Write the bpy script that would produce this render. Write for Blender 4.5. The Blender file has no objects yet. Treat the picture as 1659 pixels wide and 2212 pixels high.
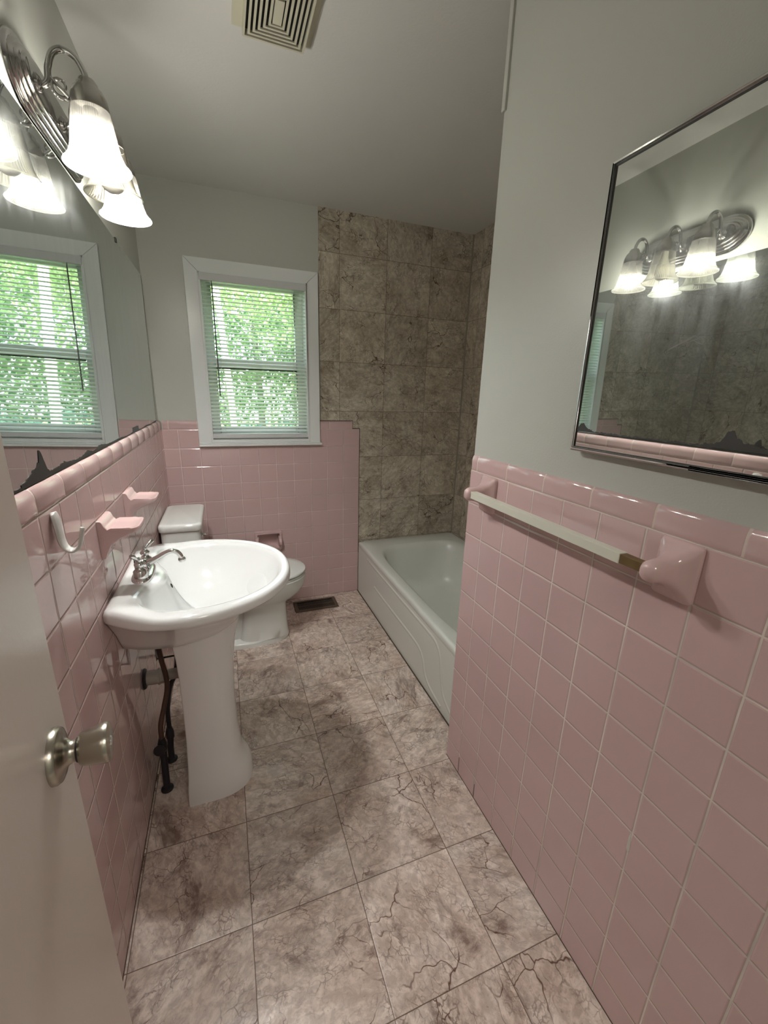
import bpy, bmesh, math, random
from mathutils import Vector, Matrix, noise as mnoise

random.seed(7)
scene = bpy.context.scene
COL = scene.collection
PI = math.pi

# ---------------------------------------------------------------- measurements (metres; x right, y into the room, z up)
T = 0.1095                 # pitch of the small pink wall tiles
PF = 0.0856                # height of the cut bottom row
CAP0 = PF + 10 * T         # underside of the cap tiles
CAP1 = 1.2325              # top of the cap tiles
XL = 0.0                   # tile face, left wall
XR = 1.0932                # tile face, right partition
YE = -1.5215               # end of the right partition / tub
XT = 1.945                 # far wall of the tub alcove
ZC = 2.42                  # ceiling
YN = -2.98                 # near wall
TX0, TX1 = 1.1777, 1.945   # tub

# ---------------------------------------------------------------- mesh helpers
class MB:
    def __init__(self):
        self.v = []; self.f = []
    def add(self, vs, fs):
        o = len(self.v)
        self.v += [Vector(p) for p in vs]
        self.f += [tuple(i + o for i in f) for f in fs]
        return self
    def box(self, lo, hi):
        x0, y0, z0 = lo; x1, y1, z1 = hi
        return self.add([(x0,y0,z0),(x1,y0,z0),(x1,y1,z0),(x0,y1,z0),(x0,y0,z1),(x1,y0,z1),(x1,y1,z1),(x0,y1,z1)],
                        [(3,2,1,0),(4,5,6,7),(0,1,5,4),(1,2,6,5),(2,3,7,6),(3,0,4,7)])
    def loft(self, rings, cap0=True, cap1=True):
        n = len(rings[0]); vs = [p for r in rings for p in r]; fs = []
        for k in range(len(rings) - 1):
            for i in range(n):
                j = (i + 1) % n
                fs.append((k*n+i, k*n+j, (k+1)*n+j, (k+1)*n+i))
        if cap0: fs.append(tuple(reversed(range(n))))
        if cap1: fs.append(tuple((len(rings)-1)*n + i for i in range(n)))
        return self.add(vs, fs)
    def lathe(self, origin, axis, prof, n=32, cap0=True, cap1=True):
        a = Vector(axis).normalized()
        u = a.orthogonal().normalized(); w = a.cross(u)
        o = Vector(origin)
        rings = []
        for r, h in prof:
            rings.append([o + a*h + (u*math.cos(2*PI*i/n) + w*math.sin(2*PI*i/n))*r for i in range(n)])
        return self.loft(rings, cap0, cap1)
    def tube(self, path, rad, n=12, flat=None):
        pts = [Vector(p) for p in path]
        m = len(pts)
        rads = rad if isinstance(rad, (list, tuple)) else [rad]*m
        rings = []; u = None
        for k in range(m):
            t = (pts[min(k+1, m-1)] - pts[max(k-1, 0)]).normalized()
            if u is None:
                u = t.orthogonal().normalized() if flat is None else (Vector(flat) - t*Vector(flat).dot(t)).normalized()
            else:
                u = (u - t*u.dot(t)).normalized()
            w = t.cross(u)
            r = rads[k]; ru, rw = (r if isinstance(r, tuple) else (r, r))
            rings.append([pts[k] + u*math.cos(2*PI*i/n)*ru + w*math.sin(2*PI*i/n)*rw for i in range(n)])
        return self.loft(rings)
    def sphere(self, c, r, nu=20, nv=12, sz=1.0):
        prof = [(max(1e-4, r*math.sin(PI*k/nv)), -r*sz*math.cos(PI*k/nv)) for k in range(nv+1)]
        return self.lathe(c, (0,0,1), prof, nu)
    def extrude(self, poly, axis, a, b):
        """poly of 2-D points in the two other axes, extruded along axis from a to b"""
        def p3(q, s):
            if axis == 0: return (s, q[0], q[1])
            if axis == 1: return (q[0], s, q[1])
            return (q[0], q[1], s)
        return self.loft([[p3(q, a) for q in poly], [p3(q, b) for q in poly]])
    def build(self, name, mat, parent=None, root=None, smooth=True, ang=35, bevel=0, seg=2, sub=0, wn=False):
        me = bpy.data.meshes.new(name)
        off = Vector(root.location) if root is not None else Vector((0,0,0))
        me.from_pydata([p - off for p in self.v], [], self.f)
        bm = bmesh.new(); bm.from_mesh(me)
        bmesh.ops.remove_doubles(bm, verts=bm.verts, dist=1e-6)
        bmesh.ops.recalc_face_normals(bm, faces=bm.faces)
        if bevel:
            es = [e for e in bm.edges if len(e.link_faces) == 2 and e.calc_face_angle(0) > math.radians(30)]
            bmesh.ops.bevel(bm, geom=es, offset=bevel, segments=seg, profile=0.5, affect='EDGES', clamp_overlap=True)
        if smooth:
            for f in bm.faces: f.smooth = True
            for e in bm.edges:
                e.smooth = not (len(e.link_faces) == 2 and e.calc_face_angle(0) > math.radians(ang))
        bm.to_mesh(me); bm.free()
        o = bpy.data.objects.new(name, me)
        COL.objects.link(o)
        if parent is not None: o.parent = parent
        for m in (mat if isinstance(mat, (list, tuple)) else [mat]): me.materials.append(m)
        if bevel and smooth:
            wn_ = o.modifiers.new('WeightedNormal', 'WEIGHTED_NORMAL'); wn_.keep_sharp = True
        if sub:
            s = o.modifiers.new('Subdivision', 'SUBSURF'); s.levels = sub; s.render_levels = sub
        return o

def thing(name, label, cat, loc, group=None, kind=None):
    o = bpy.data.objects.new(name, None); COL.objects.link(o)
    o.empty_display_size = 0.05
    o.location = loc; o['label'] = label; o['category'] = cat
    if group: o['group'] = group
    if kind: o['kind'] = kind
    return o

def tag(o, label, cat, group=None):
    o['label'] = label; o['category'] = cat
    if group: o['group'] = group
    return o

def struct(o, label=None, cat=None):
    o['kind'] = 'structure'
    if label: o['label'] = label
    if cat: o['category'] = cat
    return o

def catmull(pts, k=8):
    P = [Vector(p) for p in pts]; P = [2*P[0]-P[1]] + P + [2*P[-1]-P[-2]]
    out = []
    for i in range(1, len(P)-2):
        for j in range(k):
            t = j/k; a,b,c,d = P[i-1],P[i],P[i+1],P[i+2]
            out.append(0.5*((2*b)+(c-a)*t+(2*a-5*b+4*c-d)*t*t+(3*b-a-3*c+d)*t**3))
    out.append(P[-2]); return out

def smooth_loop(pts, k=6):
    n = len(pts); P = [Vector(p) for p in pts]; out = []
    for i in range(n):
        a,b,c,d = P[i-1],P[i],P[(i+1)%n],P[(i+2)%n]
        for j in range(k):
            t = j/k
            out.append(0.5*((2*b)+(c-a)*t+(2*a-5*b+4*c-d)*t*t+(3*b-a-3*c+d)*t**3))
    return out

def super_r(th, hx, hy, n):
    return 1.0/((abs(math.cos(th))/hx)**n + (abs(math.sin(th))/hy)**n)**(1.0/n)

def rrect(cx, cy, hx, hy, r, k=6):
    out = []
    for sx, sy, a0 in ((1,1,0),(-1,1,PI/2),(-1,-1,PI),(1,-1,1.5*PI)):
        for i in range(k+1):
            a = a0 + PI/2*i/k
            out.append((cx + sx*(hx-r) + r*math.cos(a), cy + sy*(hy-r) + r*math.sin(a)))
    return out

# ---------------------------------------------------------------- materials
class NT:
    def __init__(self, name):
        self.m = bpy.data.materials.new(name); self.m.use_nodes = True
        self.t = self.m.node_tree; self.t.nodes.clear()
    def n(self, typ, **kw):
        nd = self.t.nodes.new(typ)
        for k, v in kw.items():
            if hasattr(nd, k): setattr(nd, k, v)
        return nd
    def set(self, sock, v):
        if isinstance(v, bpy.types.NodeSocket): self.t.links.new(v, sock)
        elif v is not None:
            try: sock.default_value = v
            except Exception:
                sock.default_value = (*v, 1.0) if len(v) == 3 else v
    def math(self, op, a, b=None, c=None, clamp=False):
        nd = self.n('ShaderNodeMath'); nd.operation = op; nd.use_clamp = clamp
        self.set(nd.inputs[0], a)
        if b is not None: self.set(nd.inputs[1], b)
        if c is not None: self.set(nd.inputs[2], c)
        return nd.outputs[0]
    def mapr(self, v, a, b, c=0.0, d=1.0, smooth=False):
        nd = self.n('ShaderNodeMapRange'); nd.interpolation_type = 'SMOOTHSTEP' if smooth else 'LINEAR'
        for i, x in enumerate((v, a, b, c, d)): self.set(nd.inputs[i], x)
        return nd.outputs[0]
    def mix(self, f, a, b):
        nd = self.n('ShaderNodeMix'); nd.data_type = 'RGBA'
        self.set(nd.inputs[0], f)
        for s, v in ((nd.inputs[6], a), (nd.inputs[7], b)):
            if isinstance(v, bpy.types.NodeSocket): self.t.links.new(v, s)
            else: s.default_value = (*v, 1.0)
        return nd.outputs[2]
    def noise(self, vec, scale, detail=4, rough=0.55, dist=0.0):
        nd = self.n('ShaderNodeTexNoise')
        if vec is not None: self.t.links.new(vec, nd.inputs['Vector'])
        nd.inputs['Scale'].default_value = scale; nd.inputs['Detail'].default_value = detail
        nd.inputs['Roughness'].default_value = rough; nd.inputs['Distortion'].default_value = dist
        return nd.outputs['Fac']
    def obj(self):
        return self.n('ShaderNodeTexCoord').outputs['Object']
    def bump(self, h, strength, dist):
        nd = self.n('ShaderNodeBump'); nd.inputs['Strength'].default_value = strength
        nd.inputs['Distance'].default_value = dist; self.t.links.new(h, nd.inputs['Height'])
        return nd.outputs['Normal']
    def princ(self, **kw):
        nd = self.n('ShaderNodeBsdfPrincipled')
        for k, v in kw.items():
            s = nd.inputs[k.replace('_', ' ')]
            if isinstance(v, bpy.types.NodeSocket): self.t.links.new(v, s)
            elif isinstance(v, (tuple, list)) and len(v) == 3: s.default_value = (*v, 1.0)
            else: s.default_value = v
        return nd.outputs[0]
    def out(self, sh):
        o = self.n('ShaderNodeOutputMaterial'); self.t.links.new(sh, o.inputs['Surface']); return self.m

def plain(name, col, rough=0.5, metal=0.0, bump=0.0, bscale=40, var=0.0, **kw):
    g = NT(name); c = col
    vec = g.obj()
    if var:
        nz = g.noise(vec, 9, 5)
        f = g.mapr(nz, .3, .7, 1-var, 1+var)
        mx = g.n('ShaderNodeVectorMath', operation='SCALE')
        mx.inputs[0].default_value = col; g.t.links.new(f, mx.inputs['Scale']); c = mx.outputs[0]
    args = dict(Base_Color=c, Roughness=rough, Metallic=metal, **kw)
    if bump:
        args['Normal'] = g.bump(g.noise(vec, bscale, 3), .5, bump)
    return g.out(g.princ(**args))

def tile_nodes(g, axes, offs, pitch):
    """returns distance to the nearest joint, the cell id vector and the in-cell fractions"""
    vec = g.obj()
    sep = g.n('ShaderNodeSeparateXYZ'); g.t.links.new(vec, sep.inputs[0])
    wob = g.noise(vec, 14, 2)
    ds = []; ids = []; fr = []
    for a, o in zip(axes, offs):
        c = g.math('ADD', sep.outputs[a], g.math('MULTIPLY', g.math('SUBTRACT', wob, .5), .0022))
        u = g.math('DIVIDE', g.math('SUBTRACT', c, o), pitch)
        f = g.math('FRACT', u)
        ds.append(g.math('MULTIPLY', g.math('MINIMUM', f, g.math('SUBTRACT', 1.0, f)), pitch))
        ids.append(g.math('FLOOR', u)); fr.append(f)
    d = g.math('MINIMUM', ds[0], ds[1])
    cmb = g.n('ShaderNodeCombineXYZ')
    g.t.links.new(ids[0], cmb.inputs[0]); g.t.links.new(ids[1], cmb.inputs[1])
    wn = g.n('ShaderNodeTexWhiteNoise'); wn.noise_dimensions = '3D'; g.t.links.new(cmb.outputs[0], wn.inputs['Vector'])
    return vec, d, wn, fr, sep

PINK = (0.60, 0.43, 0.418)
GROUT = (0.66, 0.52, 0.48)
def pink_tile(name, axes, offs, grout=GROUT):
    g = NT(name)
    vec, d, wn, fr, sep = tile_nodes(g, axes, offs, T)
    gm = g.mapr(d, .0012, .0021, 1, 0)
    v = g.mapr(wn.outputs['Value'], 0, 1, .98, 1.02)
    sc = g.n('ShaderNodeVectorMath', operation='SCALE'); sc.inputs[0].default_value = PINK; g.t.links.new(v, sc.inputs['Scale'])
    # worn, dirtier grout towards patches
    gn = g.noise(vec, 5, 3)
    gcol = g.mix(g.mapr(gn, .4, .65), grout, tuple(x*.72 for x in grout))
    # a slightly darker hairline along both sides of every joint
    gr2 = g.mapr(d, .0021, .0030, .86, 1)
    col0 = g.n('ShaderNodeVectorMath', operation='SCALE'); g.t.links.new(sc.outputs[0], col0.inputs[0]); g.t.links.new(gr2, col0.inputs['Scale'])
    col = g.mix(gm, col0.outputs[0], gcol)
    ro = g.mapr(gm, 0, 1, .045, .7)
    h = g.mapr(d, .0006, .005, 0, 1, True)
    # every tile sits at its own very slight tilt
    sc2 = g.n('ShaderNodeSeparateColor'); g.t.links.new(wn.outputs['Color'], sc2.inputs[0])
    tl = g.math('ADD', g.math('MULTIPLY', g.math('SUBTRACT', sc2.outputs[0], .5), fr[0]),
                g.math('MULTIPLY', g.math('SUBTRACT', sc2.outputs[1], .5), fr[1]))
    h = g.math('ADD', h, g.math('MULTIPLY', tl, .5))
    h = g.math('ADD', h, g.math('MULTIPLY', g.noise(vec, 16, 2), .08))
    return g.out(g.princ(Base_Color=col, Roughness=ro, Normal=g.bump(h, 1.0, .0012), Specular_IOR_Level=.5))

def stone(name, axes, offs, pitch, light, mid, dark, rough, vein=1.0, lo=.38, hi=.62, contrast=1.0, joint=(.13,.085,.06), dabk=.55):
    g = NT(name)
    vec, d, wn, fr, sep = tile_nodes(g, axes, offs, pitch)
    off = g.n('ShaderNodeVectorMath', operation='SCALE'); g.t.links.new(wn.outputs['Color'], off.inputs[0]); off.inputs['Scale'].default_value = 17
    add = g.n('ShaderNodeVectorMath', operation='ADD'); g.t.links.new(vec, add.inputs[0]); g.t.links.new(off.outputs[0], add.inputs[1])
    mp = g.n('ShaderNodeVectorRotate'); mp.rotation_type = 'EULER_XYZ'
    g.t.links.new(add.outputs[0], mp.inputs['Vector'])
    rot = g.n('ShaderNodeVectorMath', operation='SCALE'); g.t.links.new(wn.outputs['Color'], rot.inputs[0]); rot.inputs['Scale'].default_value = 6.3
    g.t.links.new(rot.outputs[0], mp.inputs['Rotation'])
    st = g.n('ShaderNodeMapping'); st.inputs['Scale'].default_value = (1, 1.9, 1.3); g.t.links.new(mp.outputs[0], st.inputs['Vector'])
    p = st.outputs[0]
    blot = g.noise(p, 4.5, 8, .62, .6)
    fine = g.noise(p, 30, 6, .65, .5)
    base = g.mix(g.mapr(blot, lo, hi), mid, light)
    base = g.mix(g.mapr(fine, .42, .62, .34*contrast, 0), base, dark)
    # veins: broken crack networks at three scales on warped coordinates
    def cracks(scale, warp, wsc, w, lo_, hi_, msc):
        nt_ = g.n('ShaderNodeTexNoise'); g.t.links.new(p, nt_.inputs['Vector']); nt_.inputs['Scale'].default_value = wsc; nt_.inputs['Detail'].default_value = 4
        sb = g.n('ShaderNodeVectorMath', operation='SUBTRACT'); g.t.links.new(nt_.outputs['Color'], sb.inputs[0]); sb.inputs[1].default_value = (.5,.5,.5)
        ml = g.n('ShaderNodeVectorMath', operation='SCALE'); g.t.links.new(sb.outputs[0], ml.inputs[0]); ml.inputs['Scale'].default_value = warp*1.15
        ad = g.n('ShaderNodeVectorMath', operation='ADD'); g.t.links.new(p, ad.inputs[0]); g.t.links.new(ml.outputs[0], ad.inputs[1])
        vo = g.n('ShaderNodeTexVoronoi'); vo.feature = 'DISTANCE_TO_EDGE'; g.t.links.new(ad.outputs[0], vo.inputs['Vector']); vo.inputs['Scale'].default_value = scale
        line = g.mapr(vo.outputs['Distance'], 0, w, 1, 0, True)
        return g.math('MULTIPLY', line, g.mapr(g.noise(p, msc, 4, .6), lo_, hi_))
    c1 = cracks(4.2, .22, 5, .018, .46, .58, 3)
    c2 = cracks(13, .08, 14, .045, .48, .64, 6)
    c3 = cracks(34, .03, 35, .10, .47, .62, 10)
    vv = g.math('MAXIMUM', g.math('MULTIPLY', c1, .9), g.math('MAXIMUM', g.math('MULTIPLY', c2, .75), g.math('MULTIPLY', c3, .5)))
    dab = g.math('MULTIPLY', g.mapr(g.noise(p, 6.0, 10, .72, .6), .525, .65), dabk)
    speck = g.math('MULTIPLY', g.mapr(g.noise(p, 85, 3, .7), .60, .72), .35)
    mk = g.math('MULTIPLY', g.math('MAXIMUM', g.math('MAXIMUM', vv, dab), speck), vein, clamp=True)
    col = g.mix(mk, base, dark)
    tv = g.mapr(wn.outputs['Value'], 0, 1, .90, 1.06)
    sc = g.n('ShaderNodeVectorMath', operation='SCALE'); g.t.links.new(col, sc.inputs[0]); g.t.links.new(tv, sc.inputs['Scale'])
    gm = g.mapr(d, .0007, .0015, .95, 0)
    col = g.mix(gm, sc.outputs[0], joint)
    ro = g.mapr(blot, .3, .7, rough+.08, rough-.04)
    h = g.math('ADD', g.mapr(d, .0005, .0025, 0, 1), g.math('MULTIPLY', fine, .25))
    return g.out(g.princ(Base_Color=col, Roughness=ro, Normal=g.bump(h, .5, .0008)))

def mirror_mat(name, tint, haze):
    """silvered glass with a film of dust and wipe marks"""
    g = NT(name); vec = g.obj()
    mp = g.n('ShaderNodeMapping'); mp.inputs['Scale'].default_value = (1, 9, 1.2); mp.inputs['Rotation'].default_value = (.12, 0, 0)
    g.t.links.new(vec, mp.inputs['Vector'])
    nz = g.noise(mp.outputs[0], 3.0, 4)
    a = g.princ(Base_Color=tint, Metallic=1.0, Roughness=0.012)
    b = g.princ(Base_Color=(.75,.78,.78), Metallic=1.0, Roughness=0.30)
    mx = g.n('ShaderNodeMixShader'); g.t.links.new(g.mapr(nz, .35, .7, haze*.4, haze*1.6), mx.inputs[0])
    g.t.links.new(a, mx.inputs[1]); g.t.links.new(b, mx.inputs[2])
    return g.out(mx.outputs[0])

def shade_mat(name):
    """ribbed pressed glass: mostly clear, scattering a little, more towards the rim"""
    g = NT(name)
    sep = g.n('ShaderNodeSeparateXYZ'); ge = g.n('ShaderNodeNewGeometry'); g.t.links.new(ge.outputs['Position'], sep.inputs[0])
    sc = g.mapr(sep.outputs[2], 1.962, 1.925, .10, .32, True)  # extra scatter low down stands in for the bulb's spread glow
    tr = g.n('ShaderNodeBsdfTransparent'); tr.inputs[0].default_value = (.42,.415,.385,1)
    tl = g.n('ShaderNodeBsdfTranslucent'); tl.inputs[0].default_value = (1.0,.96,.84,1)
    df = g.n('ShaderNodeBsdfDiffuse'); df.inputs[0].default_value = (.9,.87,.76,1)
    gl = g.n('ShaderNodeBsdfGlossy'); gl.inputs['Roughness'].default_value = .10; gl.inputs[0].default_value = (.9,.89,.84,1)
    m0 = g.n('ShaderNodeMixShader'); m0.inputs[0].default_value = .4
    g.t.links.new(tl.outputs[0], m0.inputs[1]); g.t.links.new(df.outputs[0], m0.inputs[2])
    m2 = g.n('ShaderNodeMixShader'); g.t.links.new(sc, m2.inputs[0])
    g.t.links.new(tr.outputs[0], m2.inputs[1]); g.t.links.new(m0.outputs[0], m2.inputs[2])
    lw = g.n('ShaderNodeLayerWeight'); lw.inputs[0].default_value = .40
    m3 = g.n('ShaderNodeMixShader'); g.t.links.new(g.math('MULTIPLY', lw.outputs['Facing'], .55), m3.inputs[0])
    g.t.links.new(m2.outputs[0], m3.inputs[1]); g.t.links.new(gl.outputs[0], m3.inputs[2])
    return g.out(m3.outputs[0])

def emis(name, col, s):
    g = NT(name); e = g.n('ShaderNodeEmission'); e.inputs[0].default_value = (*col,1); e.inputs[1].default_value = s
    return g.out(e.outputs[0])

def glass_pane(name):
    g = NT(name)
    tr = g.n('ShaderNodeBsdfTransparent'); tr.inputs[0].default_value = (.93,.97,.94,1)
    gl = g.n('ShaderNodeBsdfGlossy'); gl.inputs['Roughness'].default_value = .02
    lw = g.n('ShaderNodeLayerWeight'); lw.inputs[0].default_value = .25
    mx = g.n('ShaderNodeMixShader'); g.t.links.new(g.math('MULTIPLY', lw.outputs['Fresnel'], .8), mx.inputs[0])
    g.t.links.new(tr.outputs[0], mx.inputs[1]); g.t.links.new(gl.outputs[0], mx.inputs[2])
    return g.out(mx.outputs[0])

def leaf_mat(name, c1, c2):
    g = NT(name)
    ge = g.n('ShaderNodeNewGeometry')
    col = g.mix(ge.outputs['Random Per Island'], c1, c2)
    d = g.n('ShaderNodeBsdfDiffuse'); t = g.n('ShaderNodeBsdfTranslucent')
    g.t.links.new(col, d.inputs[0]); g.t.links.new(col, t.inputs[0])
    mx = g.n('ShaderNodeMixShader'); mx.inputs[0].default_value = .45
    g.t.links.new(d.outputs[0], mx.inputs[1]); g.t.links.new(t.outputs[0], mx.inputs[2])
    return g.out(mx.outputs[0])

M = {}
PAINT = (0.53, 0.54, 0.495)
M['paint'] = plain('painted_plaster', PAINT, .34, bump=.0006, bscale=260)
M['ceiling'] = plain('ceiling_paint', (.70,.70,.675), .6, bump=.0008, bscale=120)
M['trim'] = plain('gloss_trim_paint', (.80,.83,.82), .3, bump=.0004, bscale=60)
M['door'] = plain('gloss_door_paint', (.76,.69,.63), .28, bump=.0005, bscale=90)
M['pinkL'] = pink_tile('pink_tile_left', (1,2), (-1.7868, PF), (.66,.55,.50))
M['pinkR'] = pink_tile('pink_tile_right', (1,2), (-1.6125, PF), (.78,.70,.63))
M['pinkB'] = pink_tile('pink_tile_back', (0,2), (.0827, PF), (.78,.63,.60))
M['pink'] = plain('pink_glaze', PINK, .10, bump=.0004, bscale=30, var=.03)
M['pinkgrout'] = plain('cap_grout', (.66,.55,.49), .8)
M['floor'] = stone('floor_stone', (0,1), (.008, -1.546), .3015, (.90,.80,.725), (.68,.56,.48), (.12,.055,.035), .32, 1.15, dabk=.62)
SL, SM, SD = (.70,.645,.535), (.49,.43,.34), (.12,.075,.045)
M['stoneB'] = stone('bath_stone_back', (0,2), (1.043, .391), .3015, SL, SM, SD, .33, 1.3, dabk=.38)
M['stoneR'] = stone('bath_stone_side', (1,2), (-.12, .391), .3015, SL, SM, SD, .33, 1.3, dabk=.38)
M['porcelain'] = plain('porcelain', (.85,.875,.87), .07, Coat_Weight=.3)
M['tub'] = plain('tub_enamel', (.72,.74,.69), .16)
M['toilet'] = plain('toilet_china', (.75,.77,.745), .09)
M['chrome'] = plain('chrome', (.72,.72,.72), .07, 1.0)
M['fixture'] = plain('fixture_chrome', (.50,.495,.49), .09, 1.0)
M['nickel'] = plain('brushed_nickel', (.40,.385,.36), .26, 1.0, bump=.0002, bscale=300)
M['satin'] = plain('satin_brass_nickel', (.44,.41,.35), .26, 1.0)
M['steel'] = plain('frame_steel', (.78,.77,.76), .24, 1.0)
M['mirrorL'] = mirror_mat('wall_mirror_silver', (.74,.80,.79), .035)
M['mirrorR'] = mirror_mat('cabinet_mirror_silver', (.76,.79,.75), .03)
M['silverloss'] = plain('silver_loss', (.022,.019,.016), .5)
M['shade'] = shade_mat('ribbed_glass')
M['bulbon'] = emis('lit_bulb', (1.0,.975,.935), 500)
M['bulboff'] = plain('unlit_bulb', (.75,.74,.70), .25)
M['blind'] = plain('blind_vinyl', (.62,.64,.64), .4)
g_ = NT('slat_vinyl')
d_ = g_.princ(Base_Color=(.90,.91,.90), Roughness=.35)
t_ = g_.n('ShaderNodeBsdfTranslucent'); t_.inputs[0].default_value = (.86,.90,.84,1)
x_ = g_.n('ShaderNodeMixShader'); x_.inputs[0].default_value = .38
g_.t.links.new(d_, x_.inputs[1]); g_.t.links.new(t_.outputs[0], x_.inputs[2])
M['slat'] = g_.out(x_.outputs[0])
M['wand'] = plain('wand_plastic', (.10,.105,.095), .25)
M['cord'] = plain('ladder_cord', (.72,.74,.70), .7)
M['sash'] = plain('sash_paint', (.85,.87,.87), .4)
M['dark_strip'] = plain('sash_dark', (.03,.035,.035), .6)
M['pane'] = glass_pane('window_glass')
M['beige'] = plain('aged_ivory_plastic', (.60,.575,.46), .4)
M['dark'] = plain('vent_dark', (.018,.016,.014), .7)
M['register'] = plain('register_brown', (.13,.098,.066), .45, .3)
M['rubber'] = plain('supply_hose', (.085,.04,.028), .5)
M['pipe'] = plain('old_pipe', (.035,.032,.036), .45, .4)
M['pvc'] = plain('drain_pvc', (.40,.36,.31), .4)
M['barw'] = plain('bar_plastic', (.68,.68,.58), .32)
M['barb'] = plain('bar_wood', (.17,.105,.035), .5, var=.35)
M['hook'] = plain('hook_plastic', (.66,.65,.62), .2)
M['caulk'] = plain('dark_joint', (.075,.055,.04), .8)
M['scuff'] = plain('grout_smear', (.62,.58,.53), .7)
M['bark'] = plain('pale_bark', (.78,.75,.70), .8, bump=.004, bscale=30)
M['bark2'] = plain('grey_bark', (.20,.19,.16), .9)
M['grass'] = plain('lawn', (.22,.32,.10), .9, var=.4)
M['leafA'] = leaf_mat('leaf_light', (.24,.35,.15), (.50,.58,.32))
M['leafB'] = leaf_mat('leaf_mid', (.08,.17,.08), (.30,.42,.20))
M['leafC'] = leaf_mat('leaf_blue', (.06,.14,.11), (.22,.36,.28))

# ================================================================= room shell
m = MB(); m.box((-.25, YN-.3, -.08), (XT+.15, .16, 0))
struct(m.build('floor', M['floor'], smooth=False))
m = MB(); m.box((-.25, YN-.3, ZC), (XT+.15, .16, ZC+.12))
struct(m.build('ceiling', M['ceiling'], smooth=False))
PXL = .014
PX = .007   # the painted plaster lies this far behind the tile face
m = MB(); m.box((-.12, YN-.3, 0), (-PXL, .16, ZC))
struct(m.build('wall_left', M['paint'], smooth=False))
m = MB(); m.box((-PXL, YN, 0), (XL, 0, CAP0))
struct(m.build('wall_left_tile', M['pinkL'], smooth=False))

# back wall with the window opening
WX0, WX1, WZ0, WZ1 = .256, .846, 1.122, 2.03
m = MB()
m.box((-.03, PX, 0), (WX0, .15, ZC)); m.box((WX1, PX, 0), (XT, .15, ZC))
m.box((WX0, PX, .52), (WX1, .15, WZ0)); m.box((WX0, PX, WZ1), (WX1, .15, ZC)); m.box((WX0, PX, 0), (WX1, .15, .385))
m.box((WX0, PX, .385), (.475, .15, .52)); m.box((.64, PX, .385), (WX1, .15, .52)); m.box((.475, .06, .385), (.64, .15, .52))
struct(m.build('wall_back', M['paint'], smooth=False))
HX0, HX1, HZ0, HZ1 = .486, .628, .398, .505      # niche of the paper holder
CX0, CX1 = .191, .910                              # casing
m = MB()
m.box((0,0,0), (CX0,PX,CAP0)); m.box((CX0,0,HZ1),(CX1,PX,1.082)); m.box((CX1,0,0),(TX0,PX,CAP0))
m.box((CX0,0,0),(CX1,PX,HZ0)); m.box((CX0,0,HZ0),(HX0,PX,HZ1)); m.box((HX1,0,HZ0),(CX1,PX,HZ1))
struct(m.build('wall_back_tile', M['pinkB'], smooth=False))
SY = .002
m = MB()
m.box((CX1+.009, SY, CAP1+.004), (1.129, PX, ZC)); m.box((1.129, SY, CAP0+.006), (TX0+.005, PX, ZC)); m.box((TX0+.005, SY, .36), (XT, PX, ZC))
struct(m.build('wall_back_stone', M['stoneB'], smooth=False))
m = MB(); m.box((1.1295, .0015, CAP0+.001), (1.1325, PX, CAP1+.003)); m.box((1.129,.0015,CAP0+.001),(TX0+.004,PX,CAP0+.006))
m.box((TX0+.0005,.0015,.30),(TX0+.005,PX,CAP0+.006)); m.box((CX1+.004,.0015,CAP1+.0005),(1.1325,PX,CAP1+.004))
struct(m.build('trim_1', M['caulk'], smooth=False), 'dark grout joint between pink tile and brown stone tile', 'joint')
# side wall and end wall of the tub alcove
m = MB(); m.box((XT, YE-.3, 0), (XT+.12, .16, ZC))
struct(m.build('wall_bath_side', M['stoneR'], smooth=False))
m = MB(); m.box((1.94-.004, SY-.004, .386), (1.949, .004, ZC))
struct(m.build('trim_2', plain('caulk_tan', (.34,.30,.24), .6), smooth=False), 'caulk line down the corner of the tub alcove', 'joint')
# right partition
m = MB(); m.box((XR+.006, YN-.3, 0), (XT+.12, YE, ZC))
struct(m.build('wall_right', M['paint'], smooth=False, bevel=.004))
m = MB(); m.box((XR, YN, 0), (XR+.006, YE, CAP0))
struct(m.build('wall_right_tile', M['pinkR'], smooth=False, bevel=.0012))
m = MB(); m.box((XR-.001, YE-.013, 2.15), (XR+.02, YE+.004, ZC))
struct(m.build('trim_3', M['paint'], bevel=.003), 'thin painted strip up the corner of the partition by the ceiling', 'trim')
# near wall with the doorway the camera looks in through, and the hall behind it
m = MB(); m.box((-.25, YN-.12, 0), (.12, YN, ZC)); m.box((.98, YN-.12, 0), (XR+.1, YN, ZC)); m.box((.12, YN-.12, 2.05), (.98, YN, ZC))
struct(m.build('wall_near', M['paint'], smooth=False))
m = MB(); m.box((-1.2, YN-1.42, 0), (2.4, YN-1.30, ZC)); m.box((-1.3, YN-1.42, 0), (-1.2, YN, ZC)); m.box((2.4, YN-1.42, 0), (2.5, YN, ZC)); m.box((-1.3, YN-.1, 0), (-.24, YN, ZC)); m.box((XR+.1, YN-.1, 0), (2.5, YN, ZC))
struct(m.build('wall_hall', M['paint'], smooth=False))
m = MB(); m.box((-1.3, YN-1.42, -.08), (2.5, YN-.3, 0)); struct(m.build('floor_hall', M['door'], smooth=False))
m = MB(); m.box((-1.3, YN-1.42, ZC), (2.5, YN-.3, ZC+.12)); struct(m.build('ceiling_hall', M['ceiling'], smooth=False))

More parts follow.
